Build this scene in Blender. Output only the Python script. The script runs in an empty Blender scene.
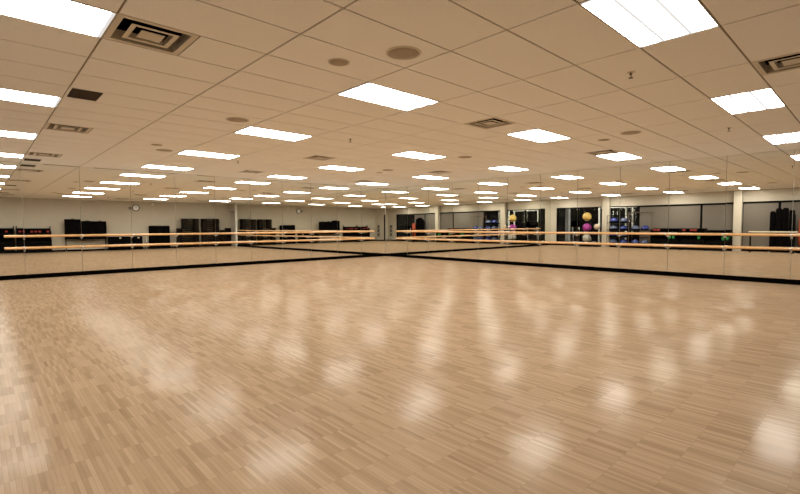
import bpy, bmesh, math, random
from mathutils import Vector, Matrix
random.seed(11)
SC = bpy.context.scene
COL = SC.collection
# Room axes: x runs along the left mirror wall away from the mirrored corner, y along the right mirror wall; z up.
U, V, H = 14.0, 16.5, 2.9188
G0U, G0V = 10.8642, 11.9490            # a ceiling grid crossing
TU, TV = 1.2130, 0.6096                # ceiling tile size

# ------------------------------------------------------------------ materials
def nmat(name):
    m = bpy.data.materials.new(name); m.use_nodes = True
    nt = m.node_tree; b = nt.nodes['Principled BSDF']
    return m, nt, b

def mat(name, col, rough=0.6, metal=0.0, noise=0.06, scale=14.0, spec=None):
    m, nt, b = nmat(name)
    b.inputs['Roughness'].default_value = rough
    b.inputs['Metallic'].default_value = metal
    if spec is not None: b.inputs['Specular IOR Level'].default_value = spec
    tc = nt.nodes.new('ShaderNodeTexCoord')
    n = nt.nodes.new('ShaderNodeTexNoise'); n.inputs['Scale'].default_value = scale; n.inputs['Detail'].default_value = 3
    nt.links.new(tc.outputs['Object'], n.inputs['Vector'])
    r = nt.nodes.new('ShaderNodeValToRGB')
    r.color_ramp.elements[0].position = 0.3; r.color_ramp.elements[1].position = 0.7
    r.color_ramp.elements[0].color = (*[c * (1 - noise) for c in col], 1)
    r.color_ramp.elements[1].color = (*[min(1, c * (1 + noise)) for c in col], 1)
    nt.links.new(n.outputs['Fac'], r.inputs['Fac']); nt.links.new(r.outputs['Color'], b.inputs['Base Color'])
    return m

def emat(name, col, strength):
    m, nt, b = nmat(name)
    b.inputs['Base Color'].default_value = (0.8, 0.8, 0.8, 1)
    b.inputs['Emission Color'].default_value = (*col, 1); b.inputs['Emission Strength'].default_value = strength
    return m

def mth(nt, op, a, b=None, c=None):
    n = nt.nodes.new('ShaderNodeMath'); n.operation = op
    for i, v in enumerate((a, b, c)):
        if v is None: continue
        if isinstance(v, (int, float)): n.inputs[i].default_value = v
        else: nt.links.new(v, n.inputs[i])
    return n.outputs[0]

def floor_material():
    # blocks of parquet: short strips laid along y, their ends in line every 0.2275 m
    m, nt, b = nmat('parquet')
    tc = nt.nodes.new('ShaderNodeTexCoord'); sp = nt.nodes.new('ShaderNodeSeparateXYZ')
    nt.links.new(tc.outputs['Object'], sp.inputs[0])
    L, W = 0.2275, 0.02275
    y = mth(nt, 'DIVIDE', mth(nt, 'SUBTRACT', sp.outputs['Y'], 14.0), L)
    x = mth(nt, 'DIVIDE', sp.outputs['X'], W)
    iy, ix = mth(nt, 'FLOOR', y), mth(nt, 'FLOOR', x)
    fy, fx = mth(nt, 'FRACT', y), mth(nt, 'FRACT', x)
    def wn(a, bb, off):
        cv = nt.nodes.new('ShaderNodeCombineXYZ')
        nt.links.new(a, cv.inputs[0]); nt.links.new(bb, cv.inputs[1]); cv.inputs[2].default_value = off
        w = nt.nodes.new('ShaderNodeTexWhiteNoise'); w.noise_dimensions = '3D'
        nt.links.new(cv.outputs[0], w.inputs['Vector']); return w
    w1 = wn(ix, iy, 0.5)
    ib = mth(nt, 'FLOOR', mth(nt, 'DIVIDE', sp.outputs['X'], W * 10))
    w2 = wn(ib, iy, 7.5)
    # grain stretched along the strip
    mp = nt.nodes.new('ShaderNodeMapping'); mp.inputs['Scale'].default_value = (70, 5, 1)
    nt.links.new(tc.outputs['Object'], mp.inputs['Vector'])
    gr = nt.nodes.new('ShaderNodeTexNoise'); gr.inputs['Scale'].default_value = 1.0; gr.inputs['Detail'].default_value = 4
    nt.links.new(mp.outputs[0], gr.inputs['Vector'])
    v = mth(nt, 'ADD', mth(nt, 'MULTIPLY', w1.outputs['Value'], 0.58), mth(nt, 'MULTIPLY', w2.outputs['Value'], 0.14))
    v = mth(nt, 'ADD', v, mth(nt, 'MULTIPLY', gr.outputs['Fac'], 0.42))
    r = nt.nodes.new('ShaderNodeValToRGB'); e = r.color_ramp.elements
    e[0].position = 0.06; e[0].color = (FL[0][0], FL[0][1], FL[0][2], 1)
    e[1].position = 0.95; e[1].color = (FL[3][0], FL[3][1], FL[3][2], 1)
    k = e.new(0.2); k.color = (*FL[1], 1)
    k = e.new(0.55); k.color = (*FL[2], 1)
    nt.links.new(v, r.inputs['Fac'])
    # dark joints
    gx = mth(nt, 'LESS_THAN', mth(nt, 'MINIMUM', fx, mth(nt, 'SUBTRACT', 1.0, fx)), 0.035)
    gy = mth(nt, 'LESS_THAN', mth(nt, 'MINIMUM', fy, mth(nt, 'SUBTRACT', 1.0, fy)), 0.008)
    g = mth(nt, 'MULTIPLY', mth(nt, 'MAXIMUM', mth(nt, 'MULTIPLY', gx, 0.8), mth(nt, 'MULTIPLY', gy, 0.3)), 0.5)
    mx = nt.nodes.new('ShaderNodeMix'); mx.data_type = 'RGBA'
    nt.links.new(g, mx.inputs['Factor']); nt.links.new(r.outputs['Color'], mx.inputs['A'])
    mx.inputs['B'].default_value = (0.10, 0.058, 0.03, 1)
    nt.links.new(mx.outputs['Result'], b.inputs['Base Color'])
    # varnish: soft, slightly uneven sheen; each block lies a touch differently
    n2 = nt.nodes.new('ShaderNodeTexNoise'); n2.inputs['Scale'].default_value = 1.3; n2.inputs['Detail'].default_value = 3
    nt.links.new(tc.outputs['Object'], n2.inputs['Vector'])
    b.inputs['Roughness'].default_value = 0.8; b.inputs['Specular IOR Level'].default_value = 0.0
    gl = nt.nodes.new('ShaderNodeBsdfGlossy'); gl.inputs['Color'].default_value = (1, 0.97, 0.92, 1)
    ro = mth(nt, 'ADD', FLOOR_ROUGH, mth(nt, 'MULTIPLY', n2.outputs['Fac'], 0.08))
    ro = mth(nt, 'ADD', ro, mth(nt, 'MULTIPLY', w1.outputs['Value'], 0.02))
    nt.links.new(ro, gl.inputs['Roughness'])
    geo = nt.nodes.new('ShaderNodeNewGeometry')
    def tilt(w, amt):
        s = nt.nodes.new('ShaderNodeVectorMath'); s.operation = 'SUBTRACT'
        nt.links.new(w.outputs['Color'], s.inputs[0]); s.inputs[1].default_value = (0.5, 0.5, 0.5)
        t = nt.nodes.new('ShaderNodeVectorMath'); t.operation = 'MULTIPLY'
        nt.links.new(s.outputs[0], t.inputs[0]); t.inputs[1].default_value = (amt, amt, 0)
        return t.outputs[0]
    ad = nt.nodes.new('ShaderNodeVectorMath'); ad.operation = 'ADD'
    nt.links.new(tilt(w1, 0.004), ad.inputs[0]); nt.links.new(tilt(w2, 0.016), ad.inputs[1])
    ad2 = nt.nodes.new('ShaderNodeVectorMath'); ad2.operation = 'ADD'
    nt.links.new(ad.outputs[0], ad2.inputs[0]); nt.links.new(geo.outputs['Normal'], ad2.inputs[1])
    nm = nt.nodes.new('ShaderNodeVectorMath'); nm.operation = 'NORMALIZE'
    nt.links.new(ad2.outputs[0], nm.inputs[0]); nt.links.new(nm.outputs[0], gl.inputs['Normal'])
    # satin varnish: a Fresnel sheen that worn lacquer keeps from climbing to a full mirror at grazing angles
    fr = nt.nodes.new('ShaderNodeFresnel'); fr.inputs['IOR'].default_value = 1.4
    fac = mth(nt, 'MINIMUM', mth(nt, 'MULTIPLY', fr.outputs[0], FLOOR_SPEC), FLOOR_CAP)
    ms = nt.nodes.new('ShaderNodeMixShader')
    nt.links.new(fac, ms.inputs[0]); nt.links.new(b.outputs[0], ms.inputs[1]); nt.links.new(gl.outputs[0], ms.inputs[2])
    nt.links.new(ms.outputs[0], nt.nodes['Material Output'].inputs['Surface'])
    return m

LIGHT_COL = (1.0, 0.97, 0.90)
LIGHT_STR = 33.0
FL = [(0.12, 0.068, 0.036), (0.225, 0.150, 0.089), (0.281, 0.193, 0.119), (0.332, 0.236, 0.151)]
FLOOR_ROUGH = 0.11
FLOOR_IOR = 1.5
FLOOR_SPEC = 0.19
FLOOR_CAP = 0.10

M = {}
M['floor'] = floor_material()
M['tile'] = mat('ceiling_tile', (0.93, 0.915, 0.87), 0.95, 0, 0.025, 60, 0.1)
M['tee'] = mat('shaded_grid_tee', (0.30, 0.235, 0.17), 0.7)  # darkened: the shade of the reveal gaps is put into the tee colour
M['wall'] = mat('greige_paint', (0.505, 0.45, 0.36), 0.85, 0, 0.02, 3, 0.2)
M['black'] = mat('black_rubber', (0.002, 0.0017, 0.0015), 0.7, spec=0.0)
M['blackmetal'] = mat('black_metal', (0.004, 0.0034, 0.003), 0.5, spec=0.05)
M['blackvinyl'] = mat('black_vinyl', (0.0025, 0.002, 0.002), 0.6, spec=0.02)
M['brownblack'] = mat('dark_brown_plastic', (0.022, 0.014, 0.008), 0.5, spec=0.1)
M['darkbrown'] = mat('espresso_plastic', (0.009, 0.006, 0.004), 0.5, spec=0.05)
M['white'] = mat('white_enamel', (0.72, 0.69, 0.62), 0.5)
M['vent'] = mat('cream_enamel', (0.66, 0.59, 0.47), 0.6, 0, 0.02)
M['ventdark'] = mat('duct_and_shade_black', (0.004, 0.003, 0.0025), 0.9, spec=0)
M['grille'] = mat('brown_grille', (0.085, 0.055, 0.032), 0.7)
M['speaker'] = mat('speaker_mesh', (0.40, 0.32, 0.23), 0.8, 0, 0.12, 300)
M['wood'] = mat('barre_maple', (0.56, 0.31, 0.125), 0.35, 0, 0.1, 8)
M['cream'] = mat('cream_laminate', (0.75, 0.66, 0.48), 0.5)
M['steel'] = mat('brushed_steel', (0.62, 0.58, 0.5), 0.35, 0.9)
M['chrome'] = mat('chrome', (0.75, 0.73, 0.7), 0.2, 1.0)
M['red'] = mat('red_vinyl', (0.28, 0.015, 0.009), 0.5)
M['orange'] = mat('orange_red_vinyl', (0.36, 0.052, 0.012), 0.5)
M['green'] = mat('green_vinyl', (0.035, 0.30, 0.075), 0.5)
M['yellow'] = mat('yellow_vinyl', (0.62, 0.43, 0.11), 0.4)
M['purple'] = mat('magenta_vinyl', (0.32, 0.03, 0.22), 0.3)
M['silver'] = mat('silver_vinyl', (0.36, 0.34, 0.29), 0.3)
M['beige'] = mat('beige_vinyl', (0.50, 0.39, 0.28), 0.5)
M['blue'] = mat('blue_vinyl', (0.018, 0.032, 0.17), 0.22)
M['paleblue'] = mat('grey_blue_vinyl', (0.07, 0.09, 0.16), 0.22)
M['brownmetal'] = mat('brown_metal', (0.11, 0.065, 0.035), 0.5)
M['blind'] = mat('grey_blind_fabric', (0.148, 0.126, 0.100), 0.9, 0, 0.05, 220)
M['door'] = mat('door_paint', (0.42, 0.37, 0.28), 0.6)
M['darkdoor'] = mat('dark_door', (0.015, 0.012, 0.01), 0.5)
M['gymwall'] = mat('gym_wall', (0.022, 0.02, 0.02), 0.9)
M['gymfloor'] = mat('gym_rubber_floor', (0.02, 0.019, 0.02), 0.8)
M['clockface'] = mat('clock_face', (0.8, 0.78, 0.74), 0.3)
M['clockrim'] = mat('clock_rim', (0.10, 0.085, 0.08), 0.35)
M['grey'] = mat('grey_plastic', (0.42, 0.41, 0.40), 0.5)
M['lens'] = emat('light_lens', LIGHT_COL, LIGHT_STR)
M['lensrib'] = emat('light_lens_rib', (1.0, 0.96, 0.92), 0.80)
M['lensrib'].node_tree.nodes['Principled BSDF'].inputs['Base Color'].default_value = (0.02, 0.02, 0.02, 1)
M['lensrib'].node_tree.nodes['Principled BSDF'].inputs['Specular IOR Level'].default_value = 0
M['gymfill'] = emat('added_gym_light_lens', (1.0, 0.96, 0.88), 60.0)
m, nt, b = nmat('mirror_glass'); M['mirror'] = m
b.inputs['Base Color'].default_value = (0.90, 0.905, 0.86, 1); b.inputs['Metallic'].default_value = 1; b.inputs['Roughness'].default_value = 0.0
M['glassedge'] = mat('mirror_edge', (0.02, 0.022, 0.018), 0.5)
m, nt, b = nmat('window_glass'); M['glass'] = m
b.inputs['Base Color'].default_value = (0.9, 0.93, 0.92, 1); b.inputs['Transmission Weight'].default_value = 1; b.inputs['Roughness'].default_value = 0.0; b.inputs['IOR'].default_value = 1.3

# ------------------------------------------------------------------ mesh helpers
class MB:
    def __init__(s): s.bm = bmesh.new()
    def box(s, x0, x1, y0, y1, z0, z1, bev=0.0, mi=0):
        vs = [s.bm.verts.new(p) for p in ((x0,y0,z0),(x1,y0,z0),(x1,y1,z0),(x0,y1,z0),(x0,y0,z1),(x1,y0,z1),(x1,y1,z1),(x0,y1,z1))]
        fs = [s.bm.faces.new([vs[i] for i in q]) for q in ((3,2,1,0),(4,5,6,7),(0,1,5,4),(1,2,6,5),(2,3,7,6),(3,0,4,7))]
        for f in fs: f.material_index = mi
        if bev > 0:
            es = list({e for f in fs for e in f.edges})
            r = bmesh.ops.bevel(s.bm, geom=es, offset=bev, segments=2, affect='EDGES', profile=0.6)
            for f in r['faces']: f.material_index = mi
        return s
    def quad(s, *ps, mi=0):
        f = s.bm.faces.new([s.bm.verts.new(p) for p in ps]); f.material_index = mi; return s
    def tube(s, pts, r, n=10, mi=0, r2=None):
        pts = [Vector(p) for p in pts]; rings = []
        for i, p in enumerate(pts):
            a = pts[max(0, i-1)]; c = pts[min(len(pts)-1, i+1)]
            d = (c - a).normalized(); up = Vector((0,0,1)) if abs(d.z) < 0.9 else Vector((1,0,0))
            e1 = d.cross(up).normalized(); e2 = d.cross(e1)
            rr = r if r2 is None else r + (r2 - r) * i / (len(pts) - 1)
            rings.append([s.bm.verts.new(p + e1*math.cos(2*math.pi*k/n)*rr + e2*math.sin(2*math.pi*k/n)*rr) for k in range(n)])
        for a, c in zip(rings, rings[1:]):
            for k in range(n):
                f = s.bm.faces.new((a[k], a[(k+1)%n], c[(k+1)%n], c[k])); f.smooth = True; f.material_index = mi
        for ring, rev in ((rings[0], False), (rings[-1], True)):
            f = s.bm.faces.new(ring[::-1] if rev else ring); f.material_index = mi
        return s
    def lathe(s, prof, cx=0, cy=0, n=24, axis='z', mi=0, at=0):
        # prof: list of (radius, height) along the axis
        rings = []
        for r, h in prof:
            ring = []
            for k in range(n):
                a = 2*math.pi*k/n; p, q = r*math.cos(a), r*math.sin(a)
                if axis == 'z': co = (cx+p, cy+q, h)
                elif axis == 'y': co = (cx+p, h, cy+q)
                else: co = (h, cx+p, cy+q)
                ring.append(s.bm.verts.new(co))
            rings.append(ring)
        for a, c in zip(rings, rings[1:]):
            for k in range(n):
                f = s.bm.faces.new((a[k], a[(k+1)%n], c[(k+1)%n], c[k])); f.smooth = True; f.material_index = mi
        s.bm.faces.new(rings[0]).material_index = mi; s.bm.faces.new(rings[-1]).material_index = mi
        return s
    def build(s, name, mats, parent=None, loc=None):
        bmesh.ops.recalc_face_normals(s.bm, faces=s.bm.faces[:])
        me = bpy.data.meshes.new(name); s.bm.to_mesh(me); s.bm.free()
        for mm in (mats if isinstance(mats, (list, tuple)) else [mats]): me.materials.append(mm)
        o = bpy.data.objects.new(name, me); COL.objects.link(o)
        if loc is not None: o.location = loc
        if parent is not None: o.parent = parent
        return o

def tag(o, label=None, cat=None, group=None, kind=None):
    if label: o['label'] = label
    if cat: o['category'] = cat
    if group: o['group'] = group
    if kind: o['kind'] = kind
    return o

def thing(name, label, cat, loc=(0,0,0), rz=0.0, group=None):
    o = bpy.data.objects.new(name, None); COL.objects.link(o)
    o.empty_display_size = 0.1
    o.location = loc; o.rotation_euler = (0, 0, rz)
    return tag(o, label, cat, group)

def struct(name, mb, m, parent=None):
    o = mb.build(name, m, parent)
    if parent is None: o['kind'] = 'structure'
    return o

def dup(root, loc, rz=None, label=None, group=None):
    r = root.copy(); COL.objects.link(r); r.location = loc
    if rz is not None: r.rotation_euler = (0, 0, rz)
    if label: r['label'] = label
    if group: r['group'] = group
    for ch in list(root.children):
        c = ch.copy(); COL.objects.link(c); c.parent = r
        for g in ch.children:
            d = g.copy(); COL.objects.link(d); d.parent = c
    return r

ORD = ['zeroth','first','second','third','fourth','fifth','sixth','seventh','eighth','ninth','tenth','eleventh','twelfth','thirteenth','fourteenth','fifteenth','sixteenth']

# ------------------------------------------------------------------ shell
T = 0.15
struct('floor', MB().box(-0.7, U+T, -T, V+T, -0.1, 0.0), M['floor'])
struct('wall_left', MB().box(-T, U+T, -T, 0.0, 0, H+0.5), M['wall'])
wr = MB().box(-T, 0.0, 0.0, 15.30, 0, H+0.5).box(-T, 0.0, 16.36, V, 0, H+0.5).box(-T, 0.0, 15.30, 16.36, 2.42, H+0.5)
wr.box(-0.62, -0.60, 15.15, V+T, 0, 2.6).box(-0.60, -T, 15.15, 15.30, 0, 2.6).box(-0.60, -T, 16.36, V+T, 0, 2.6).box(-0.60, -T, 15.30, 16.36, 2.42, 2.6)
struct('wall_right', wr, M['wall'])
struct('wall_back', MB().box(-T, U+T, V, V+T, 0, H+0.5), M['wall'])
HD = 2.36                                   # underside of the header over the windows
ww = MB().box(U, U+T, 0, V, HD, H+0.5).box(U, U+T, 0, 0.42, 0, HD).box(U, U+T, 15.34, V, 0, HD)
struct('wall_windows', ww, M['wall'])
struct('baseboard_left', MB().box(0.030, U, 0.0, 0.030, 0, 0.112, 0.004), M['black'])
struct('baseboard_right', MB().box(0.0, 0.030, 0.0, 15.10, 0, 0.112, 0.004), M['black'])
struct('baseboard_back', MB().box(0.0, U, V-0.015, V, 0, 0.10), M['black'])
struct('baseboard_windows', MB().box(U-0.015, U, 0.03, 0.42, 0, 0.10).box(U-0.015, U, 15.34, V, 0, 0.10), M['black'])
struct('trim_1', MB().box(0.0, 0.05, 15.105, 15.30, 0, H), M['white'])                # pale jamb that ends the right mirrors
struct('trim_2', MB().box(0.0, U, 0.0, 0.014, H-0.016, H-0.002), M['steel'])          # channel along the mirror tops
struct('trim_3', MB().box(0.0, 0.014, 0.016, 15.1, H-0.016, H-0.002), M['steel'])
struct('column_1', MB().box(13.76, 13.96, 3.38, 3.78, 0, H, 0.01), M['wall'])
struct('column_2', MB().box(13.70, 13.95, 9.67, 9.99, 0, H, 0.01), M['wall'])
# doors
d = struct('door_1', MB().box(-0.598, -0.555, 15.36, 16.30, 0.005, 2.10, 0.004), M['door'])
MB().box(-0.598, -0.54, 15.30, 15.355, 0, 2.16).box(-0.598, -0.54, 16.305, 16.36, 0, 2.16).box(-0.598, -0.54, 15.355, 16.305, 2.105, 2.16).build('door_frame', M['white'], d)
MB().tube([(-0.555,15.44,1.0),(-0.50,15.44,1.0),(-0.50,15.55,1.0)], 0.011).build('door_handle', M['steel'], d)

# ceiling: lay-in tiles on a tee grid; half-tile cells are left open where a fixture sits
# half cells: index a (x) counts half tiles from G0U, index b (y) counts tile widths from G0V
open_cells = set()
def cell(x, y):
    return (math.floor((x - G0U) / (TU/2)), math.floor((y - G0V) / TV))
LX = [G0U + k*TU for k in (1.5, -1.5, -4.5, -7.5)]
LY = [G0V + k*TV for k in (2.5, -2.5, -7.5, -12.5, -17.5)]
LIGHTS = [(x, y) for x in LX for y in LY]
for x, y in LIGHTS:
    a, b_ = cell(x - 0.3, y); open_cells.add((a, b_)); open_cells.add((a + 1, b_))
DIFF = [(x, y) for x in (11.78, 6.92, 2.68) for y in (10.42, 5.55, 1.89, 14.08)]
GRILLE = [(11.78, 7.99), (11.78, 0.67), (11.78, 12.86)]
def snap(x, y):
    a, b_ = cell(x, y); return G0U + (a + .5) * TU/2, G0V + (b_ + .5) * TV
DIFF = [snap(*p) for p in DIFF]; GRILLE = [snap(*p) for p in GRILLE]
for p in DIFF + GRILLE: open_cells.add(cell(*p))
cb = MB()
gap, rev = 0.009, 0.010
ia0, ia1 = math.floor((0 - G0U)/TU), math.ceil((U - G0U)/TU)
ib0, ib1 = math.floor((0 - G0V)/TV), math.ceil((V - G0V)/TV)
def clampx(x): return min(max(x, 0.0), U)
def clampy(y): return min(max(y, 0.0), V)
for ia in range(ia0, ia1):
    for ib in range(ib0, ib1):
        y0, y1 = clampy(G0V + ib*TV), clampy(G0V + (ib+1)*TV)
        X0, X1 = G0U + ia*TU, G0U + (ia+1)*TU
        o0, o1 = (2*ia, ib) in open_cells, (2*ia+1, ib) in open_cells
        spans = [(X0, X1)] if not (o0 or o1) else ([(X0, X0+TU/2)] if not o0 else []) + ([(X0+TU/2, X1)] if not o1 else [])
        for sx0, sx1 in spans:
            sx0, sx1 = clampx(sx0), clampx(sx1)
            if sx1 - sx0 < 0.03 or y1 - y0 < 0.03: continue
            cb.box(sx0+gap, sx1-gap, y0+gap, y1-gap, H, H+rev+0.004, 0, 0)
        for o, sx0, sx1 in ((o0, X0, X0+TU/2), (o1, X0+TU/2, X1)):
            if not o:   # the tee plane above the gaps, coloured dark for their shade
                sx0, sx1 = clampx(sx0), clampx(sx1)
                if sx1 - sx0 > 0.001 and y1 - y0 > 0.001:
                    cb.quad((sx0,y0,H+rev),(sx1,y0,H+rev),(sx1,y1,H+rev),(sx0,y1,H+rev), mi=1)
cb.box(-0.05, U+0.05, -0.05, V+0.05, H+0.42, H+0.45, 0, 1)
c = cb.build('ceiling', [M['tile'], M['tee']]); c['kind'] = 'structure'

# ------------------------------------------------------------------ mirrors
def panel_edges(first, pitch, end):
    e = [0.0]; x = first
    while x < end - 0.3: e.append(x); x += pitch
    return e + [end]
EL = panel_edges(0.1593 + 1.1913, 1.1913, U - 0.004)
ER = panel_edges(0.1754 + 1.2009, 1.2009, 15.10)
MZ0, MZ1, MT = 0.113, H - 0.003, 0.006
def mirror(k, a, b_, left):
    g = 0.0035
    w, h = (b_ - a) / 2 - g, (MZ1 - MZ0) / 2
    mb = MB()
    if left: mb.box(-w, w, -MT/2, MT/2, -h, h)
    else: mb.box(-MT/2, MT/2, -w, w, -h, h)
    for f in mb.bm.faces:                     # silvered face in front, dark glass edges
        f.normal_update()
        f.material_index = 0 if abs(f.normal.y if left else f.normal.x) > 0.9 else 1
    o = mb.build('mirror_panel', [M['mirror'], M['glassedge']])
    # no panel hangs perfectly true: the two runs meet a little off square
    t1, t2 = random.uniform(-1, 1) * 0.0005, random.uniform(-1, 1) * 0.0004
    t1 += 0.0017 if left else 0.0012
    t2 += (0.0066 if k == 1 else 0.0037) if left else (-0.0066 if k == 1 else -0.0039)
    zc = (MZ0 + MZ1) / 2
    if left:
        o.location = ((a + b_)/2, 0.010 + MT/2, zc); o.rotation_euler = (t1, 0, t2)
    else:
        o.location = (0.010 + MT/2, (a + b_)/2, zc); o.rotation_euler = (0, t1, t2)
    side = 'left' if left else 'right'
    tag(o, f'tall wall mirror panel on the {side} mirrored wall, {ORD[k]} from the mirrored corner', 'mirror', f'mirror panels on the {side} wall')
for k in range(len(EL) - 1): mirror(k + 1, EL[k] + (0.02 if k == 0 else 0), EL[k+1], True)
for k in range(len(ER) - 1): mirror(k + 1, ER[k] + (0.02 if k == 0 else 0), ER[k+1], False)

# ------------------------------------------------------------------ barres
OFF, HU, HL, RB = 0.18, 1.077, 0.779, 0.029
def barre(left, a, b_, edges):
    side = 'left' if left else 'right'
    root = thing('ballet_barre', f'long double wooden ballet barre fixed along the {side} mirrored wall', 'barre', (0,0,0), 0, 'wall barres')
    P = (lambda s, off, z: (s, off, z)) if left else (lambda s, off, z: (off, s, z))
    for z in (HU, HL):
        mb = MB(); mb.tube([P(a, OFF, z), P(a + 0.012, OFF, z), P(b_ - 0.012, OFF, z), P(b_, OFF, z)], RB, 14)
        mb.build('rail', M['wood'], root)
    for e in edges[1:-1]:
        if not (a + 0.05 < e < b_ - 0.05): continue
        for z in (HU, HL):
            mb = MB()
            if left: mb.box(e-0.016, e+0.016, 0.027, 0.033, z-0.085, z-0.02)
            else: mb.box(0.027, 0.033, e-0.016, e+0.016, z-0.085, z-0.02)
            mb.tube([P(e, 0.032, z-0.055), P(e, OFF-0.03, z-0.055), P(e, OFF, z-RB)], 0.009, 8)
            mb.tube([P(e-0.018, OFF, z), P(e+0.018, OFF, z)], RB*1.05, 14)
            mb.build('bracket', M['steel'], root)
barre(True, 0.80, 12.45, EL)
barre(False, 0.88, 14.5, ER)

# ------------------------------------------------------------------ ceiling fixtures
def light_proto():
    root = thing('ceiling_light', 'x', 'ceiling light', (0,0,0))
    X, Y = TU/2 - 0.003, TV/2 - 0.003
    w = 0.007
    mb = MB()
    mb.box(-X, X, -Y, -Y+w, -0.004, 0.06).box(-X, X, Y-w, Y, -0.004, 0.06).box(-X, -X+w, -Y+w, Y-w, -0.004, 0.06).box(X-w, X, -Y+w, Y-w, -0.004, 0.06)
    mb.box(-X, X, -Y, Y, 0.06, 0.07)
    mb.build('frame', M['white'], root)
    rib, e = 0.028, 0.026
    third = (2*(Y-w) - 2*rib) / 3
    for i in range(3):
        y0 = -Y + w + i*(third + rib); n = 8; mb = MB()
        for k in range(n):           # each lamp bay bulges softly downwards
            f0, f1 = k/n, (k+1)/n
            za = -0.002 - 0.004*math.sin(math.pi*f0); zb = -0.002 - 0.004*math.sin(math.pi*f1)
            mb.quad((-X+w+e, y0+third*f0, za), (X-w-e, y0+third*f0, za), (X-w-e, y0+third*f1, zb), (-X+w+e, y0+third*f1, zb))
        mb.build('lens', M['lens'], root)
    mb = MB()
    for i in (1, 2):
        yy = -Y + w + i*third + (i - 0.5)*rib
        mb.box(-X+w+e, X-w-e, yy-rib/2, yy+rib/2, -0.003, 0.004)
    for sx in (-1, 1): mb.box(sx*(X-w-e/2)-e/2, sx*(X-w-e/2)+e/2, -Y+w, Y-w, -0.003, 0.004)
    mb.build('lens_rib', M['lensrib'], root)
    return root
lp = light_proto(); first = True
for i, x in enumerate(LX):
    for j, y in enumerate(LY):
        lab = f'white ceiling light panel, {ORD[5-j]} row out from left mirrors, {ORD[4-i]} out from right mirrors'
        if first: lp.location = (x, y, H); lp['label'] = lab; lp['group'] = 'ceiling light panels'; first = False
        else: dup(lp, (x, y, H), label=lab, group='ceiling light panels')

def ring(mb, r0, z0, r1, z1):
    a = [(-r0,-r0,z0),(r0,-r0,z0),(r0,r0,z0),(-r0,r0,z0)]; c = [(-r1,-r1,z1),(r1,-r1,z1),(r1,r1,z1),(-r1,r1,z1)]
    for k in range(4): mb.quad(a[k], a[(k+1)%4], c[(k+1)%4], c[k])
def diff_proto():
    root = thing('air_diffuser', 'x', 'air diffuser', (0,0,0))
    R = TU/4 - 0.004; R = min(R, TV/2 - 0.004)
    mb = MB(); ring(mb, R, 0.0, 0.252, 0.0); ring(mb, 0.252, 0.0, 0.252, 0.09); ring(mb, R, 0.0, R, 0.02)
    mb.build('frame', M['vent'], root)
    mb = MB(); ring(mb, 0.180, 0.001, 0.142, 0.001); ring(mb, 0.142, 0.001, 0.142, 0.05)
    mb.build('blade', M['vent'], root)
    MB().box(-0.090, 0.090, -0.090, 0.090, 0.001, 0.004).build('core', M['vent'], root)
    mb = MB().box(-R, R, -R, R, 0.16, 0.17); ring(mb, R, 0.02, R, 0.16)
    ring(mb, 0.178, 0.004, 0.145, 0.004); ring(mb, 0.145, 0.004, 0.145, 0.052); ring(mb, R, 0.006, 0.255, 0.006); ring(mb, 0.255, 0.006, 0.255, 0.092)  # black sheets behind blade and frame, painted shade for the slots
    mb.box(-0.088, 0.088, -0.088, 0.088, 0.006, 0.012)
    for s_ in (-1, 1): mb.box(s_*0.075-0.003, s_*0.075+0.003, -0.25, 0.25, 0.10, 0.13)
    mb.build('duct', M['ventdark'], root)
    return root
dp = diff_proto(); first = True
dlab = {10: 'third', 5: 'second', 1: 'first', 14: 'fourth'}
for x, y in DIFF:
    lab = f'square cream ceiling air diffuser, {dlab[int(y)]} out from left mirrors, in the file {"nearest the windows" if x > 10 else "mid room" if x > 5 else "nearest right mirrors"}'
    if first: dp.location = (x, y, H); dp['label'] = lab; dp['group'] = 'ceiling air diffusers'; first = False
    else: dup(dp, (x, y, H), label=lab, group='ceiling air diffusers')
def grille_proto():
    root = thing('return_grille', 'x', 'vent', (0,0,0))
    R = TU/4 - 0.003; S = TV/2 - 0.003
    x0, x1, y0, y1 = -0.035, 0.275, -0.235, 0.265
    mb = MB()
    mb.box(-TU/4 - 0.0088, x0, -S-0.0, S, 0.0, 0.01).box(x1, R, -S, S, 0.0, 0.01).box(x0, x1, -S, y0, 0.0, 0.01).box(x0, x1, y1, S, 0.0, 0.01)
    mb.build('frame', M['tile'], root)
    mb = MB()
    for k in range(16): mb.box(x0+k*0.02, x0+k*0.02+0.003, y0, y1, 0.004, 0.022)
    for k in range(26): mb.box(x0, x1, y0+k*0.02, y0+k*0.02+0.003, 0.004, 0.022)
    mb.build('grille_core', M['grille'], root)
    MB().box(-R, R, -S, S, 0.05, 0.07).build('duct', M['ventdark'], root)
    return root
gp = grille_proto(); first = True
for (x, y), lab in zip(GRILLE, ('brown egg-crate return grille between two ceiling diffusers, mid length of the window side file',
                                'brown egg-crate return grille next to the left mirrors',
                                'brown egg-crate return grille toward the back wall')):
    if first: gp.location = (x, y, H); gp['label'] = lab; gp['group'] = 'return grilles'; first = False
    else: dup(gp, (x, y, H), label=lab, group='return grilles')

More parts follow.
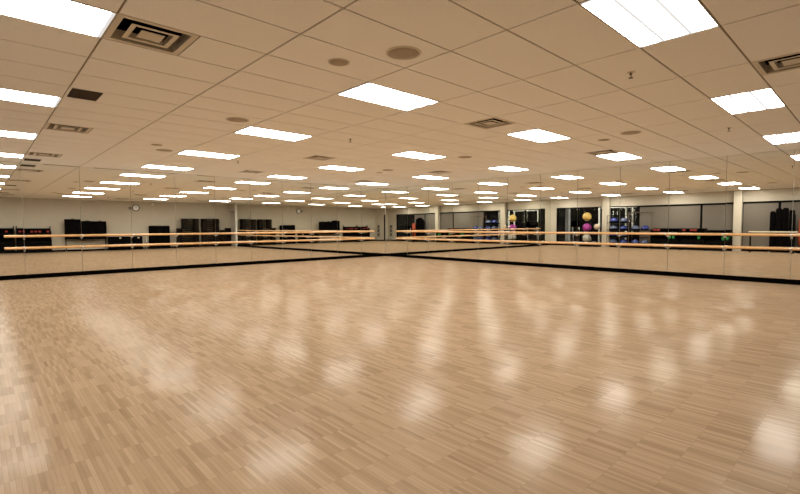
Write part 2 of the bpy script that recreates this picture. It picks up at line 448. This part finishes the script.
def speaker_proto(r, name='ceiling_speaker'):
    root = thing(name, 'x', 'speaker', (0,0,0))
    MB().lathe([(r*0.86, 0.0), (r*0.88, -0.006), (r, -0.006), (r*1.02, 0.0)], n=36).build('rim', M['vent'], root)
    MB().lathe([(r*0.88, -0.001), (r*0.88, -0.005), (r*0.5, -0.0085), (r*0.1, -0.0095)], n=36).build('grille', M['speaker'], root)
    return root
SPK = [(9.94, 11.62, 1, 'beside a small one, nearest the back wall on the window side'), (9.98, 8.01, 1, 'alone, in the middle of the window side file'),
       (9.97, 4.31, 1, 'beside a small one, toward the left mirrors'), (4.51, 11.67, 1, 'beside a small one, near the right mirrors toward the back'),
       (4.47, 7.96, 1, 'alone, near the right mirrors at mid length'), (4.2, 4.91, 1, 'beside a small one, near the right and left mirrors'),
       (10.25, 11.02, 0, 'beside a large one, nearest the back wall on the window side'), (10.28, 4.91, 0, 'beside a large one, toward the left mirrors'),
       (4.19, 11.07, 0, 'beside a large one, near the right mirrors toward the back'), (3.95, 4.25, 0, 'beside a large one, near the right and left mirrors')]
big, small = speaker_proto(0.165), speaker_proto(0.105)
used = set()
for x, y, s, where in SPK:
    p = big if s else small
    lab = f'{"large" if s else "small"} round ceiling speaker {where}'
    grp = 'round ceiling speakers'
    if s not in used: p.location = (x, y, H); p['label'] = lab; p['group'] = grp; used.add(s)
    else: dup(p, (x, y, H), label=lab, group=grp)
def sprinkler_proto():
    root = thing('ceiling_sprinkler', 'x', 'sprinkler', (0,0,0))
    MB().lathe([(0.038, 0.0), (0.036, -0.005), (0.018, -0.008)], n=20).build('escutcheon', M['vent'], root)
    mb = MB().lathe([(0.012, -0.006), (0.012, -0.026), (0.009, -0.03)], n=12)
    mb.tube([(0.010,0,-0.026),(0.018,0,-0.042),(0.004,0,-0.058)], 0.003, 6).tube([(-0.010,0,-0.026),(-0.018,0,-0.042),(-0.004,0,-0.058)], 0.003, 6)
    mb.build('nozzle', M['brownmetal'], root)
    MB().lathe([(0.024, -0.058), (0.024, -0.061)], n=16).build('deflector', M['brownmetal'], root)
    return root
sp = sprinkler_proto(); first = True
for x, y, w in ((7.80, 12.86, 'below the tile nearest the big front light'), (7.80, 7.93, 'at mid length of the room'), (8.16, 3.80, 'toward the left mirrors'),
                (3.72, 12.93, 'close to the right mirrors toward the back')):
    if first: sp.location = (x, y, H); sp['label'] = 'small ceiling fire sprinkler ' + w; sp['group'] = 'fire sprinklers'; first = False
    else: dup(sp, (x, y, H), label='small ceiling fire sprinkler ' + w, group='fire sprinklers')

# ------------------------------------------------------------------ windows and blinds (seen in the mirrors)
def window(n, y0, y1, mulls, glass=True):
    f = MB(); x0, x1 = U-0.012, U+0.10; w = 0.08
    f.box(x0, x1, y0, y0+w, 0, HD).box(x0, x1, y1-w, y1, 0, HD).box(x0, x1, y0+w, y1-w, HD-0.055, HD).box(x0, x1, y0+w, y1-w, 0, 0.09)
    for m_ in mulls: f.box(x0, x1, m_-0.025, m_+0.025, 0.09, HD-0.055)
    o = struct(f'window_{n}', MB().box(U+0.04, U+0.05, y0+w, y1-w, 0.09, HD-0.055), M['glass'])
    f.build('window_frame', M['blackmetal'], o)
window(1, 0.42, 5.30, [1.95, 3.58])
window(2, 5.30, 9.86, [8.29])
window(3, 9.86, 15.34, [11.36, 12.65, 14.0])
BL = [(5.35, 8.26, 'between the ball racks and the black mullion'), (8.32, 9.66, 'beside the square column, above the low black racks'),
      (10.0, 11.33, 'beside the square column, behind the freestanding barre'), (11.39, 12.62, 'behind the tall hanging mats')]
for y0, y1, w in BL:
    root = thing('roller_blind', f'grey roller blind drawn down {w}', 'blind', (U-0.06, (y0+y1)/2, HD), 0, 'window blinds')
    hw = (y1-y0)/2 - 0.004
    MB().box(-0.035, 0.045, -hw, hw, -0.085, -0.002, 0.006).build('cassette', M['blackmetal'], root)
    MB().box(-0.002, 0.002, -hw+0.015, hw-0.015, -HD+0.13, -0.08).build('fabric', M['blind'], root)
    MB().box(-0.012, 0.012, -hw+0.012, hw-0.012, -HD+0.10, -HD+0.13, 0.004).build('bottom_bar', M['blackmetal'], root)

# the gym room beyond the glass
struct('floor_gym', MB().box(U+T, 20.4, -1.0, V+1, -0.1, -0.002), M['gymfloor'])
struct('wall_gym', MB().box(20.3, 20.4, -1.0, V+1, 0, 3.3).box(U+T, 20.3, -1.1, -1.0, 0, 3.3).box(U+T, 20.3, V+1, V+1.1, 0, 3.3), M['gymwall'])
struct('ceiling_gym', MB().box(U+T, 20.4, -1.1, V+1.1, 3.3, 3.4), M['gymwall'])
for i, (x, y) in enumerate(((14.95, 2.9), (14.95, 13.6))):  # unseen lamps added to brighten the machines behind the glass
    root = thing('added_gym_light', f'added unseen light panel in the gym beyond the {"ball rack" if i == 0 else "far end"} window', 'ceiling light', (x, y, 3.3))
    MB().box(-0.62, 0.62, -0.31, 0.31, -0.03, 0.0).build('frame', M['white'], root)
    MB().box(-0.59, 0.59, -0.28, 0.28, -0.036, -0.03).build('lens', M['gymfill'], root)

struct('column_3', MB().box(15.1, 15.35, 0.44, 0.66, 0, 3.3), M['grey'])
def cable_tower(x, y, rz, lab, h=2.32, hw=0.42):
    root = thing('cable_tower', lab, 'exercise machine', (x, y, 0), rz)
    for s in (-1, 1):
        MB().box(-0.05, 0.05, s*hw-0.045, s*hw+0.045, 0, h, 0.008).build('upright', M['white'], root)
    MB().box(-0.05, 0.05, -hw-0.05, hw+0.05, h, h+0.10, 0.008).build('crossbeam', M['white'], root)
    MB().box(-0.3, 0.3, -hw-0.05, -hw+0.05, 0.0, 0.08).box(-0.3, 0.3, hw-0.05, hw+0.05, 0.0, 0.08).build('base', M['white'], root)
    mb = MB()
    for k in range(12): mb.box(-0.09, 0.09, -0.2, 0.2, 0.12+k*0.055, 0.12+k*0.055+0.05)
    mb.build('weight_stack', M['blackmetal'], root)
    MB().tube([(0.0, -0.12, 0.75), (0.0, -0.12, h)], 0.012, 8).build('guide_rod', M['chrome'], root)
    MB().tube([(0.0, 0.12, 0.75), (0.0, 0.12, h)], 0.012, 8).build('guide_rod', M['chrome'], root)
    MB().tube([(-0.02, 0, h), (-0.35, 0.0, 1.5)], 0.006, 6).build('cable', M['black'], root)
    MB().tube([(-0.35, -0.25, 1.42), (-0.35, 0, 1.52), (-0.35, 0.25, 1.42)], 0.018, 8).build('pull_bar', M['chrome'], root)
def treadmill(x, y, rz, lab):
    root = thing('treadmill', lab, 'treadmill', (x, y, 0), rz)
    MB().box(-0.9, 0.8, -0.4, 0.4, 0.0, 0.2, 0.02).build('deck', M['grey'], root)
    MB().box(-0.85, 0.6, -0.27, 0.27, 0.2, 0.212).build('belt', M['black'], root)
    for s in (-1, 1):
        MB().tube([(0.62, s*0.37, 0.18), (0.74, s*0.37, 1.2)], 0.035, 10).build('upright', M['grey'], root)
        MB().tube([(0.70, s*0.37, 1.02), (0.20, s*0.37, 0.98)], 0.022, 8).build('handrail', M['black'], root)
    MB().box(0.62, 0.78, -0.42, 0.42, 1.15, 1.52, 0.03).build('console', M['blackvinyl'], root)
cable_tower(15.3, 4.55, 0, 'white framed cable tower seen through the glass beyond the balls')
cable_tower(16.1, 3.20, 0.0, 'wide white cable crossover frame seen through the glass beyond the ball stand', 2.33, 1.0)
cable_tower(15.5, 13.1, -0.2, 'white framed cable tower beyond the far end window')
treadmill(16.6, 0.62, math.pi, 'grey treadmill behind the glass nearest the end pier')
treadmill(15.15, 1.66, math.pi, 'grey treadmill behind the glass beside the ball stand')
treadmill(15.6, 14.55, math.pi*1.02, 'grey treadmill behind the glass of the far end window')

# ------------------------------------------------------------------ window side equipment (seen in the mirrors)
def ball(name, x, y, z, r, m_, lab, grp='exercise balls'):
    mb = MB(); n = 16
    prof = [(r*math.sin(math.pi*k/n)+ (0.001 if k in (0, n) else 0) + (0.004*r if k % 2 else 0), -r*math.cos(math.pi*k/n)) for k in range(n+1)]
    mb.lathe(prof, n=32)
    o = mb.build(name, m_, None, (x, y, z))
    tag(o, lab, 'exercise ball', grp)
    v = MB().lathe([(0.014, r-0.004), (0.014, r+0.001), (0.006, r+0.003)], n=10); v.build('valve_plug', M['white'], o)
# ball stand: upright pole posts with three rings
st = thing('ball_stand', 'black stand of rings holding yellow, magenta and silver balls', 'ball stand', (13.52, 2.60, 0))
MB().box(-0.32, 0.32, -0.32, 0.32, 0, 0.03, 0.01).build('base', M['blackmetal'], st)
for a in (0.6, 2.2, 3.75, 5.3):
    MB().tube([(0.27*math.cos(a), 0.27*math.sin(a), 0.03), (0.27*math.cos(a), 0.27*math.sin(a), 1.62)], 0.011, 8).build('pole', M['blackmetal'], st)
for z in (0.335, 0.975, 1.625):
    mb = MB(); pts = [(0.265*math.cos(2*math.pi*k/28), 0.265*math.sin(2*math.pi*k/28), z) for k in range(29)]
    mb.tube(pts, 0.011, 8).build('ring', M['blackmetal'], st)
ball('exercise_ball', 13.52, 2.60, 1.775, 0.245, M['yellow'], 'yellow exercise ball on top of the ball stand')
ball('exercise_ball', 13.52, 2.60, 1.125, 0.245, M['purple'], 'magenta exercise ball in the middle of the ball stand')
ball('exercise_ball', 13.52, 2.60, 0.485, 0.245, M['silver'], 'silver exercise ball at the bottom of the ball stand')
pe = thing('ball_pedestal', 'slim black pedestal under the beige exercise ball', 'stand', (13.50, 3.20, 0))
MB().lathe([(0.19, 0.0), (0.19, 0.02), (0.03, 0.05), (0.03, 0.97), (0.10, 0.995), (0.10, 1.008)], n=20).build('post', M['blackmetal'], pe)
ball('exercise_ball', 13.50, 3.20, 1.175, 0.165, M['beige'], 'beige exercise ball on a slim pedestal beside the column')

def balance_trainer(x, y, z, mcol, lab, grp):
    root = thing('balance_trainer', lab, 'balance trainer', (x, y, z), 0, grp)
    r = 0.215
    MB().lathe([(r, 0.0), (r+0.01, 0.02), (r+0.01, 0.05), (r, 0.065)], n=28).build('platform', M['blackvinyl'], root)
    pr = [(r*math.cos(t), 0.065 + 0.20*math.sin(t)) for t in [k*math.pi/2/8 for k in range(9)]]; pr[-1] = (0.004, pr[-1][1])
    MB().lathe(pr, n=28).build('dome', mcol, root)
    return root
def trainer_rack(y0, y1, tiers, top, lab, m_):
    root = thing('equipment_rack', lab, 'rack', (13.58, (y0+y1)/2, 0), 0, 'racks of balance trainers')
    hw = (y1-y0)/2
    for sx in (-0.24, 0.24):
        for sy in (-hw, hw):
            MB().tube([(sx, sy, 0), (sx, sy, top)], 0.014, 8).build('post', m_, root)
    for z in tiers:
        mb = MB()
        for sx in (-0.24, 0.24): mb.box(sx-0.012, sx+0.012, -hw, hw, z-0.03, z)
        for k in range(9): mb.box(-0.24, 0.24, -hw+0.03+k*(2*hw-0.06)/8-0.006, -hw+0.03+k*(2*hw-0.06)/8+0.006, z-0.012, z)
        mb.build('shelf', M['blackmetal'], root)
    MB().tube([(-0.24, -hw, top), (-0.24, hw, top)], 0.014, 8).tube([(0.24, -hw, top), (0.24, hw, top)], 0.014, 8).build('top_rail', m_, root)
tn = ['bottom', 'second', 'third', 'top']
trainer_rack(3.86, 4.96, [0.22, 0.62, 1.0, 1.42], 1.80, 'tall black rack of blue balance trainers beside the column', M['blackmetal'])
trainer_rack(5.02, 6.06, [0.22, 0.62, 1.0], 1.97, 'brown wire rack of balance trainers next to the grey blind', M['brownmetal'])
for i, y in enumerate((4.13, 4.68)):
    for k, z in enumerate((0.22, 0.62, 1.0, 1.42)):
        balance_trainer(13.58, y, z + 0.001, M['blue'] if (i + k) % 2 else M['paleblue'],
                        f'{"blue" if (i+k)%2 else "grey-blue"} domed balance trainer on the {tn[k]} tier, {"column" if i == 0 else "blind"} end of the tall black rack', 'balance trainers')
for i, y in enumerate((5.29, 5.79)):
    for k, z in enumerate((0.22, 1.0)):
        balance_trainer(13.58, y, z + 0.001, M['blue'] if (i + k) % 2 == 0 else M['paleblue'],
                        f'{"blue" if (i+k)%2==0 else "grey-blue"} domed balance trainer on the {("bottom","top")[k]} tier, {"near" if i == 0 else "blind"} end of the brown wire rack', 'balance trainers')

# dumbbell racks: A-shaped ends, three tilted shelves, backing sheet
def dumbbell_proto(m_, name='dumbbell'):
    root = thing(name, 'x', 'dumbbell', (0,0,0))
    MB().tube([(-0.07, 0, 0), (0.07, 0, 0)], 0.015, 10).build('handle', M['steel'], root)
    for s in (-1, 1):
        MB().lathe([(0.045, s*0.065), (0.058, s*0.075), (0.058, s*0.125), (0.045, s*0.135)], n=6, axis='x').build('head', m_, root)
    return root
red_db, black_db = dumbbell_proto(M['red']), dumbbell_proto(M['black'])
db_used = set()
def put_db(proto, x, y, z, rz, lab, grp):
    if proto.name not in db_used:
        db_used.add(proto.name); proto.location = (x, y, z); proto.rotation_euler = (0, 0, rz); proto['label'] = lab; proto['group'] = grp
    else: dup(proto, (x, y, z), rz, lab, grp)
def kettlebell(x, y, z, lab):
    root = thing('kettlebell', lab, 'kettlebell', (x, y, z), 0, 'green kettlebells')
    r = 0.07
    MB().lathe([(0.05, 0.0), (r*0.85, 0.02), (r, 0.075), (r*0.85, 0.13), (0.035, 0.16)], n=20).build('bell', M['green'], root)
    pts = [(0, 0.06*math.cos(t), 0.14 + 0.10*math.sin(t)) for t in [math.pi*k/8 for k in range(9)]]
    MB().tube(pts, 0.016, 8).build('handle', M['green'], root)
def storage_rack(cx, cy, L, rz, h, lab, posts=0.0, n_red=6):
    """local: length along y, front towards -x"""
    root = thing('storage_rack', lab, 'rack', (cx, cy, 0), rz, 'low black storage racks')
    hl = L/2
    for s in (-1, 1):
        mb = MB(); y = s*hl
        mb.box(-0.24, 0.24, y-0.02, y+0.02, 0, 0.05).box(-0.20, -0.15, y-0.02, y+0.02, 0.05, h*0.62).box(0.12, 0.18, y-0.02, y+0.02, 0.05, h + posts)
        mb.box(-0.2, 0.16, y-0.015, y+0.015, 0.18, h*0.95)
        mb.build('end_frame', M['blackmetal'], root)
    MB().box(0.15, 0.165, -hl+0.02, hl-0.02, 0.10, h).build('back_panel', M['blackvinyl'], root)
    for k, z in enumerate((0.12, h*0.48, h*0.84)):
        MB().box(-0.22 + 0.03*k, 0.15, -hl+0.02, hl-0.02, z, z+0.025).box(-0.22+0.03*k, -0.205+0.03*k, -hl+0.02, hl-0.02, z-0.09, z+0.035).build('shelf', M['blackmetal'], root)
    MB().box(-0.19, -0.17, -hl+0.02, hl-0.02, 0.15, h*0.48-0.09).build('kick_panel', M['blackvinyl'], root)
    if posts: MB().box(0.02, 0.15, -hl+0.01, hl-0.01, h-0.01, h+0.06, 0.01).build('top_beam', M['blackmetal'], root)
    return root
RED_AT = {}
def fill_rack(cx, cy, L, rz, h, where, n):
    grp = 'dumbbells on the storage racks'
    c, s = math.cos(rz), math.sin(rz)
    for row, (z, pr, colr) in enumerate(((h*0.84+0.026+0.059, red_db, 'red'), (h*0.48+0.026+0.059, black_db, 'black'))):
        for k in range(n):
            ly = -L/2 + 0.12 + k*(L-0.24)/(n-1); lx = -0.01
            if row == 1 and green_at.get((where, k)): continue
            if row == 0 and k not in RED_AT[where]: p2, c2 = black_db, 'black'
            else: p2, c2 = pr, colr
            put_db(p2, cx + lx*c - ly*s, cy + lx*s + ly*c, z, rz,
                   f'{c2} dumbbell, {"top" if row == 0 else "middle"} shelf of {where}, {ORD[k+1]} along', grp)
green_at = {}
W1, W2, W3 = 'the window rack beside the wire rack', 'the middle window rack', 'the window rack beside the column'
B1, B2 = 'the back rack nearest the corner', 'the back rack beside the mats'
RED_AT.update({W1: (0, 1), W2: (0, 2, 3), W3: (), B1: (0, 1, 3, 4, 6), B2: (0, 1, 3, 4, 5, 7)})
for w, k in ((W1, 4), (W1, 5), (W2, 4), (W3, 3), (W3, 4)): green_at[(w, k)] = True
for (y0, y1, h, w, n) in ((6.14, 7.46, 1.10, W1, 7), (7.52, 8.58, 1.10, W2, 6), (8.64, 9.62, 1.02, W3, 5)):
    cx, cy, L = 13.60, (y0+y1)/2, y1-y0
    storage_rack(cx, cy, L, 0, h, f'low black dumbbell rack under the grey blind, {w[4:]}')
    fill_rack(cx, cy, L, 0, h, w, n)
    for k in range(n):
        if green_at.get((w, k)):
            kettlebell(cx - 0.02, cy - L/2 + 0.12 + k*(L-0.24)/(n-1), h*0.48+0.026, f'green kettlebell, middle shelf of {w}, {ORD[k+1]} along')
for (x0, x1, h, w, n) in ((11.46, 12.88, 1.24, B1, 8), (9.92, 11.34, 1.24, B2, 8)):
    cx, cy, L = (x0+x1)/2, 16.20, x1-x0
    storage_rack(cx, cy, L, math.pi/2, h, f'black post-ended dumbbell rack on the back wall, {w[4:]}', 0.17)
    fill_rack(cx, cy, L, math.pi/2, h, w, n)

# freestanding barre in front of the blinds
pb = thing('freestanding_barre', 'freestanding cream barre on black posts in front of the grey blind', 'barre', (13.15, 11.20, 0), 0)
for y in (-0.75, 0.75):
    MB().box(-0.025, 0.025, y-0.03, y+0.03, 0.03, 0.91, 0.006).build('post', M['blackmetal'], pb)
    MB().box(-0.14, 0.14, y-0.03, y+0.03, 0.0, 0.03, 0.006).build('foot', M['blackmetal'], pb)
MB().box(-0.03, 0.03, -0.82, 0.90, 0.91, 0.965, 0.015).build('rail', M['cream'], pb)

# hanging mats on wheeled racks
def mat_rack(cx, cy, L, h, rz, lab, low):
    root = thing('mat_rack', lab, 'rack', (cx, cy, 0), rz, 'racks of hanging mats')
    hl = L/2
    for s in (-1, 1):
        MB().tube([(0, s*hl, 0.06), (0, s*hl, h)], 0.02, 10).build('post', M['blackmetal'], root)
        f = MB().box(-0.24, 0.24, s*hl-0.025, s*hl+0.025, 0.05, 0.09).build('foot', M['blackmetal'], root)
        mb = MB()
        for sx in (-0.2, 0.2): mb.lathe([(0.025, s*hl-0.012), (0.025, s*hl+0.012)], cx=sx, cy=0.025, n=14, axis='y')
        mb.build('caster', M['grey'], f)
    MB().tube([(0, -hl, h), (0, hl, h)], 0.016, 10).build('top_rail', M['blackmetal'], root)
    MB().tube([(0, -hl, low), (0, hl, low)], 0.016, 10).build('lower_rail', M['blackmetal'], root)
def hanging_mat(cx, cy, w, z0, z1, rz, lab, rail):
    root = thing('hanging_mat', lab, 'exercise mat', (cx, cy, z0), rz, 'hanging exercise mats')
    hh = z1 - z0; zr = rail - z0
    MB().box(-0.17, -0.03, -w/2, w/2, 0, hh, 0.03).build('pad', M['blackvinyl'], root)
    MB().box(-0.13, -0.10, -0.075, 0.075, hh-0.03, hh+0.035, 0.012).build('hanging_tab', M['black'], root)
    MB().box(-0.134, -0.129, -0.035, 0.035, hh-0.022, hh+0.006).build('eyelet', M['cream' if z1 < 1.81 else 'blackmetal'], root)
    for sy in (-w*0.3, w*0.3):
        MB().tube([(-0.035, sy, zr-0.03), (-0.03, sy, zr+0.02), (0.0, sy, zr+0.026), (0.024, sy, zr+0.010), (0.026, sy, zr-0.012)], 0.006, 8).build('hook', M['steel'], root)
mat_rack(8.32, 16.16, 1.88, 1.62, math.pi/2, 'wheeled rack of three black hanging mats against the back wall', 0.60)
hanging_mat(8.94, 16.16, 0.74, 0.66, 1.80, math.pi/2, 'widest and highest black mat hanging on the back wall rack', 1.62)
hanging_mat(8.255, 16.16, 0.61, 0.66, 1.71, math.pi/2, 'middle black mat hanging on the back wall rack', 1.62)
hanging_mat(7.64, 16.16, 0.60, 0.66, 1.70, math.pi/2, 'narrow black mat at the chest end of the back wall rack', 1.62)
mat_rack(13.60, 11.515, 0.86, 1.70, 0, 'tall rack of black hanging mats in front of the windows', 0.14)
for k, (y, w, z1, l) in enumerate(((11.185, 0.19, 1.84, 'beside the freestanding barre'), (11.40, 0.22, 1.97, 'second from the freestanding barre'), (11.63, 0.22, 1.98, 'second from the orange bag'), (11.85, 0.19, 1.88, 'beside the orange bag'))):
    hanging_mat(13.60, y, w, 0.18, z1, 0, f'long black mat on the tall window rack, {l}', 1.70)
bag = thing('punching_bag', 'orange-red freestanding punching bag beside the tall hanging mats', 'punching bag', (13.55, 12.25, 0))
MB().lathe([(0.20, 0.0), (0.21, 0.05), (0.18, 0.16), (0.10, 0.20)], n=28).build('base', M['blackvinyl'], bag)
MB().lathe([(0.07, 0.19), (0.07, 0.32)], n=16).build('neck', M['blackmetal'], bag)
MB().lathe([(0.12, 0.32), (0.17, 0.34), (0.175, 0.9), (0.17, 1.50), (0.13, 1.55), (0.02, 1.565)], n=28).build('bag', M['orange'], bag)

# wall mounted grip racks in the room corner
def grip_rack(x, y, rz, lab):
    root = thing('grip_rack', lab, 'wall rack', (x, y, 0), rz, 'wall grip racks')
    MB().box(-0.012, 0.0, -0.03, 0.03, 0.35, 1.50, 0.004).build('backplate', M['steel'], root)
    for z in (0.55, 0.92, 1.28):
        mb = MB(); mb.tube([(-0.02, -0.12, z-0.12), (-0.05, 0, z), (-0.02, 0.12, z+0.12)], 0.028, 8).tube([(-0.03, 0.12, z-0.12), (-0.06, 0, z), (-0.03, -0.12, z+0.12)], 0.028, 8)
        mb.build('crossed_grip', M['black'], root)
grip_rack(U - 0.001, 16.05, 0, 'wall rack of crossed black grips on the pier between window and room corner')

# ------------------------------------------------------------------ back wall equipment
def chest(x0, x1, h, lab):
    root = thing('storage_chest', lab, 'storage chest', ((x0+x1)/2, 16.22, 0), math.pi/2, 'low black storage chests')
    hl = (x1-x0)/2
    MB().box(-0.24, 0.24, -hl, hl, 0.06, h-0.07, 0.012).build('body', M['blackvinyl'], root)
    MB().box(-0.25, 0.25, -hl-0.008, hl+0.008, h-0.068, h, 0.014).build('lid', M['blackvinyl'], root)
    MB().box(-0.256, -0.248, -0.05, 0.05, h-0.12, h-0.05).build('latch', M['steel'], root)
    for s in (-1, 1): MB().box(-0.2, 0.2, s*(hl-0.08)-0.03, s*(hl-0.08)+0.03, 0, 0.06).build('foot', M['black'], root)
chest(6.13, 7.22, 0.80, 'long low black storage chest beside the hanging mats')
chest(5.53, 5.97, 0.80, 'short low black storage chest beside the long one')
hs = thing('step_hurdle', 'low pale metal hurdle standing between chest and folded mats', 'hurdle', (5.33, 16.2, 0), math.pi/2)
for s in (-1, 1):
    MB().tube([(0, s*0.07, 0.02), (0, s*0.07, 0.75)], 0.014, 8).build('upright', M['steel'], hs)
    MB().box(-0.15, 0.15, s*0.07-0.02, s*0.07+0.02, 0, 0.02).build('foot', M['steel'], hs)
MB().tube([(0, -0.07, 0.74), (0, 0.07, 0.74)], 0.014, 8).build('crossbar', M['steel'], hs)
for k, (x, l) in enumerate(((4.90, 'nearest the hurdle'), (4.52, 'in the middle of three'), (4.14, 'nearest the step platforms'))):
    root = thing('folded_mat', f'black folded gym mat standing on end, {l}', 'gym mat', (x, 16.2, 0), math.pi/2, 'upright folded mats')
    for j in range(3):
        MB().box(-0.21+j*0.14, -0.075+j*0.14, -0.185, 0.185, 0, 1.43 - 0.02*(j == 1), 0.06).build('fold', M['blackvinyl'], root)
    MB().box(-0.215, -0.208, -0.188, 0.188, 0.85, 0.90).build('strap', M['black'], root)

def step_proto(L, m_):
    root = thing('step_platform', 'x', 'step platform', (0,0,0))
    hl = L/2
    MB().box(-0.21, 0.21, -hl, hl, 0.075, 0.12, 0.014).build('deck', m_, root)
    mb = MB()
    for k in range(6): mb.box(-0.18+k*0.06, -0.15+k*0.06, -hl+0.05, hl-0.05, 0.12, 0.124)
    mb.build('grip_surface', M['black'], root)
    for s in (-1, 1): MB().box(-0.19, 0.19, s*(hl-0.16)-0.13, s*(hl-0.16)+0.13, 0.0, 0.076, 0.01).build('foot', M['darkbrown'], root)
    return root
def stack(xc, L, n, m_, yc, where, z0=0.0):
    p = step_proto(L, m_)
    for k in range(n):
        lab = f'dark step platform in {where}, {"topmost" if k == n-1 else ORD[k+1] + " from its bottom"}'
        loc = (xc + random.uniform(-0.012, 0.012), yc + random.uniform(-0.01, 0.01), z0 + k*0.1245)
        if k == 0: p.location = loc; p.rotation_euler = (0, 0, math.pi/2); p['label'] = lab; p['group'] = 'stacked step platforms'
        else: dup(p, loc, math.pi/2, lab, 'stacked step platforms')
stack(2.80, 1.36, 10, M['darkbrown'], 16.22, 'the wide stack beside the folded mats')
stack(2.65, 1.04, 5, M['brownblack'], 16.22, 'the narrow pile topping the wide stack', 10*0.1245 + 0.0005)
stack(1.36, 1.10, 15, M['brownblack'], 16.22, 'the tall stack beside the wide one')
stack(0.55, 0.42, 9, M['brownblack'], 16.22, 'the half height stack of short steps')
stack(0.165, 0.27, 10, M['darkbrown'], 16.22, 'the slim stack of the smallest steps')

ck = thing('wall_clock', 'round dark rimmed wall clock high on the back wall', 'clock', (5.72, V, 2.52), math.pi/2)
MB().lathe([(0.20, 0.0), (0.205, -0.02), (0.205, -0.05), (0.165, -0.055), (0.16, -0.03)], n=36, axis='x').build('rim', M['clockrim'], ck)
MB().lathe([(0.162, -0.028), (0.162, -0.034)], n=36, axis='x').build('face', M['clockface'], ck)
mb = MB()
for k in range(12):
    a = 2*math.pi*k/12; mb.tube([(-0.036, 0.125*math.cos(a), 0.125*math.sin(a)), (-0.036, 0.148*math.cos(a), 0.148*math.sin(a))], 0.004, 6)
mb.build('hour_marks', M['black'], ck)
MB().tube([(-0.038, 0, -0.02), (-0.038, 0.05, 0.07)], 0.006, 6).build('hour_hand', M['black'], ck)
MB().tube([(-0.041, 0.01, -0.02), (-0.041, -0.06, 0.11)], 0.0045, 6).build('minute_hand', M['black'], ck)
hn = thing('wall_horn', 'small black horn box on the wall beside the clock', 'alarm', (6.02, V, 2.50), math.pi/2)
MB().box(-0.05, 0.0, -0.05, 0.05, -0.06, 0.06, 0.01).build('housing', M['black'], hn)
MB().lathe([(0.03, -0.05), (0.035, -0.056)], n=16, axis='x').build('sounder', M['grey'], hn)
sn = thing('wall_sensor', 'small white round sensor high on the back wall', 'sensor', (4.78, V, 2.77), math.pi/2)
MB().lathe([(0.075, 0.0), (0.075, -0.03), (0.05, -0.045), (0.01, -0.05)], n=24, axis='x').build('housing', M['clockface'], sn)
MB().lathe([(0.02, -0.046), (0.012, -0.062), (0.002, -0.065)], n=12, axis='x').build('lens', M['grey'], sn)

# ------------------------------------------------------------------ camera
f_px, yaw, pitch, roll = 451.1221, 0.8197, -0.0466, -0.0034
F = Vector((-math.cos(yaw), -math.sin(yaw), 0)); R = Vector((-math.sin(yaw), math.cos(yaw), 0)); Z = Vector((0, 0, 1))
F2 = F*math.cos(pitch) + Z*math.sin(pitch); U2 = Z*math.cos(pitch) - F*math.sin(pitch)
R3 = R*math.cos(roll) + U2*math.sin(roll); U3 = U2*math.cos(roll) - R*math.sin(roll)
cd = bpy.data.cameras.new('camera'); cam = bpy.data.objects.new('camera', cd); COL.objects.link(cam)
cd.sensor_width = 36; cd.sensor_fit = 'HORIZONTAL'; cd.lens = f_px / 800 * 36; cd.clip_start = 0.05; cd.clip_end = 300
mw = Matrix((R3, U3, -F2)).transposed().to_4x4(); mw.translation = (12.9034, 14.7372, 1.3026)
cam.matrix_world = mw
SC.camera = cam

w = bpy.data.worlds.new('world'); SC.world = w; w.use_nodes = True
w.node_tree.nodes['Background'].inputs['Color'].default_value = (0, 0, 0, 1)
w.node_tree.nodes['Background'].inputs['Strength'].default_value = 0
SC.view_settings.view_transform = 'Standard'; SC.view_settings.look = 'None'
SC.view_settings.gamma = 1; SC.view_settings.use_curve_mapping = False
SC.view_settings.exposure = 0.0
cy = SC.cycles
cy.max_bounces = 14; cy.diffuse_bounces = 6; cy.glossy_bounces = 10; cy.transmission_bounces = 10; cy.use_denoising = True
cy.sample_clamp_indirect = 12
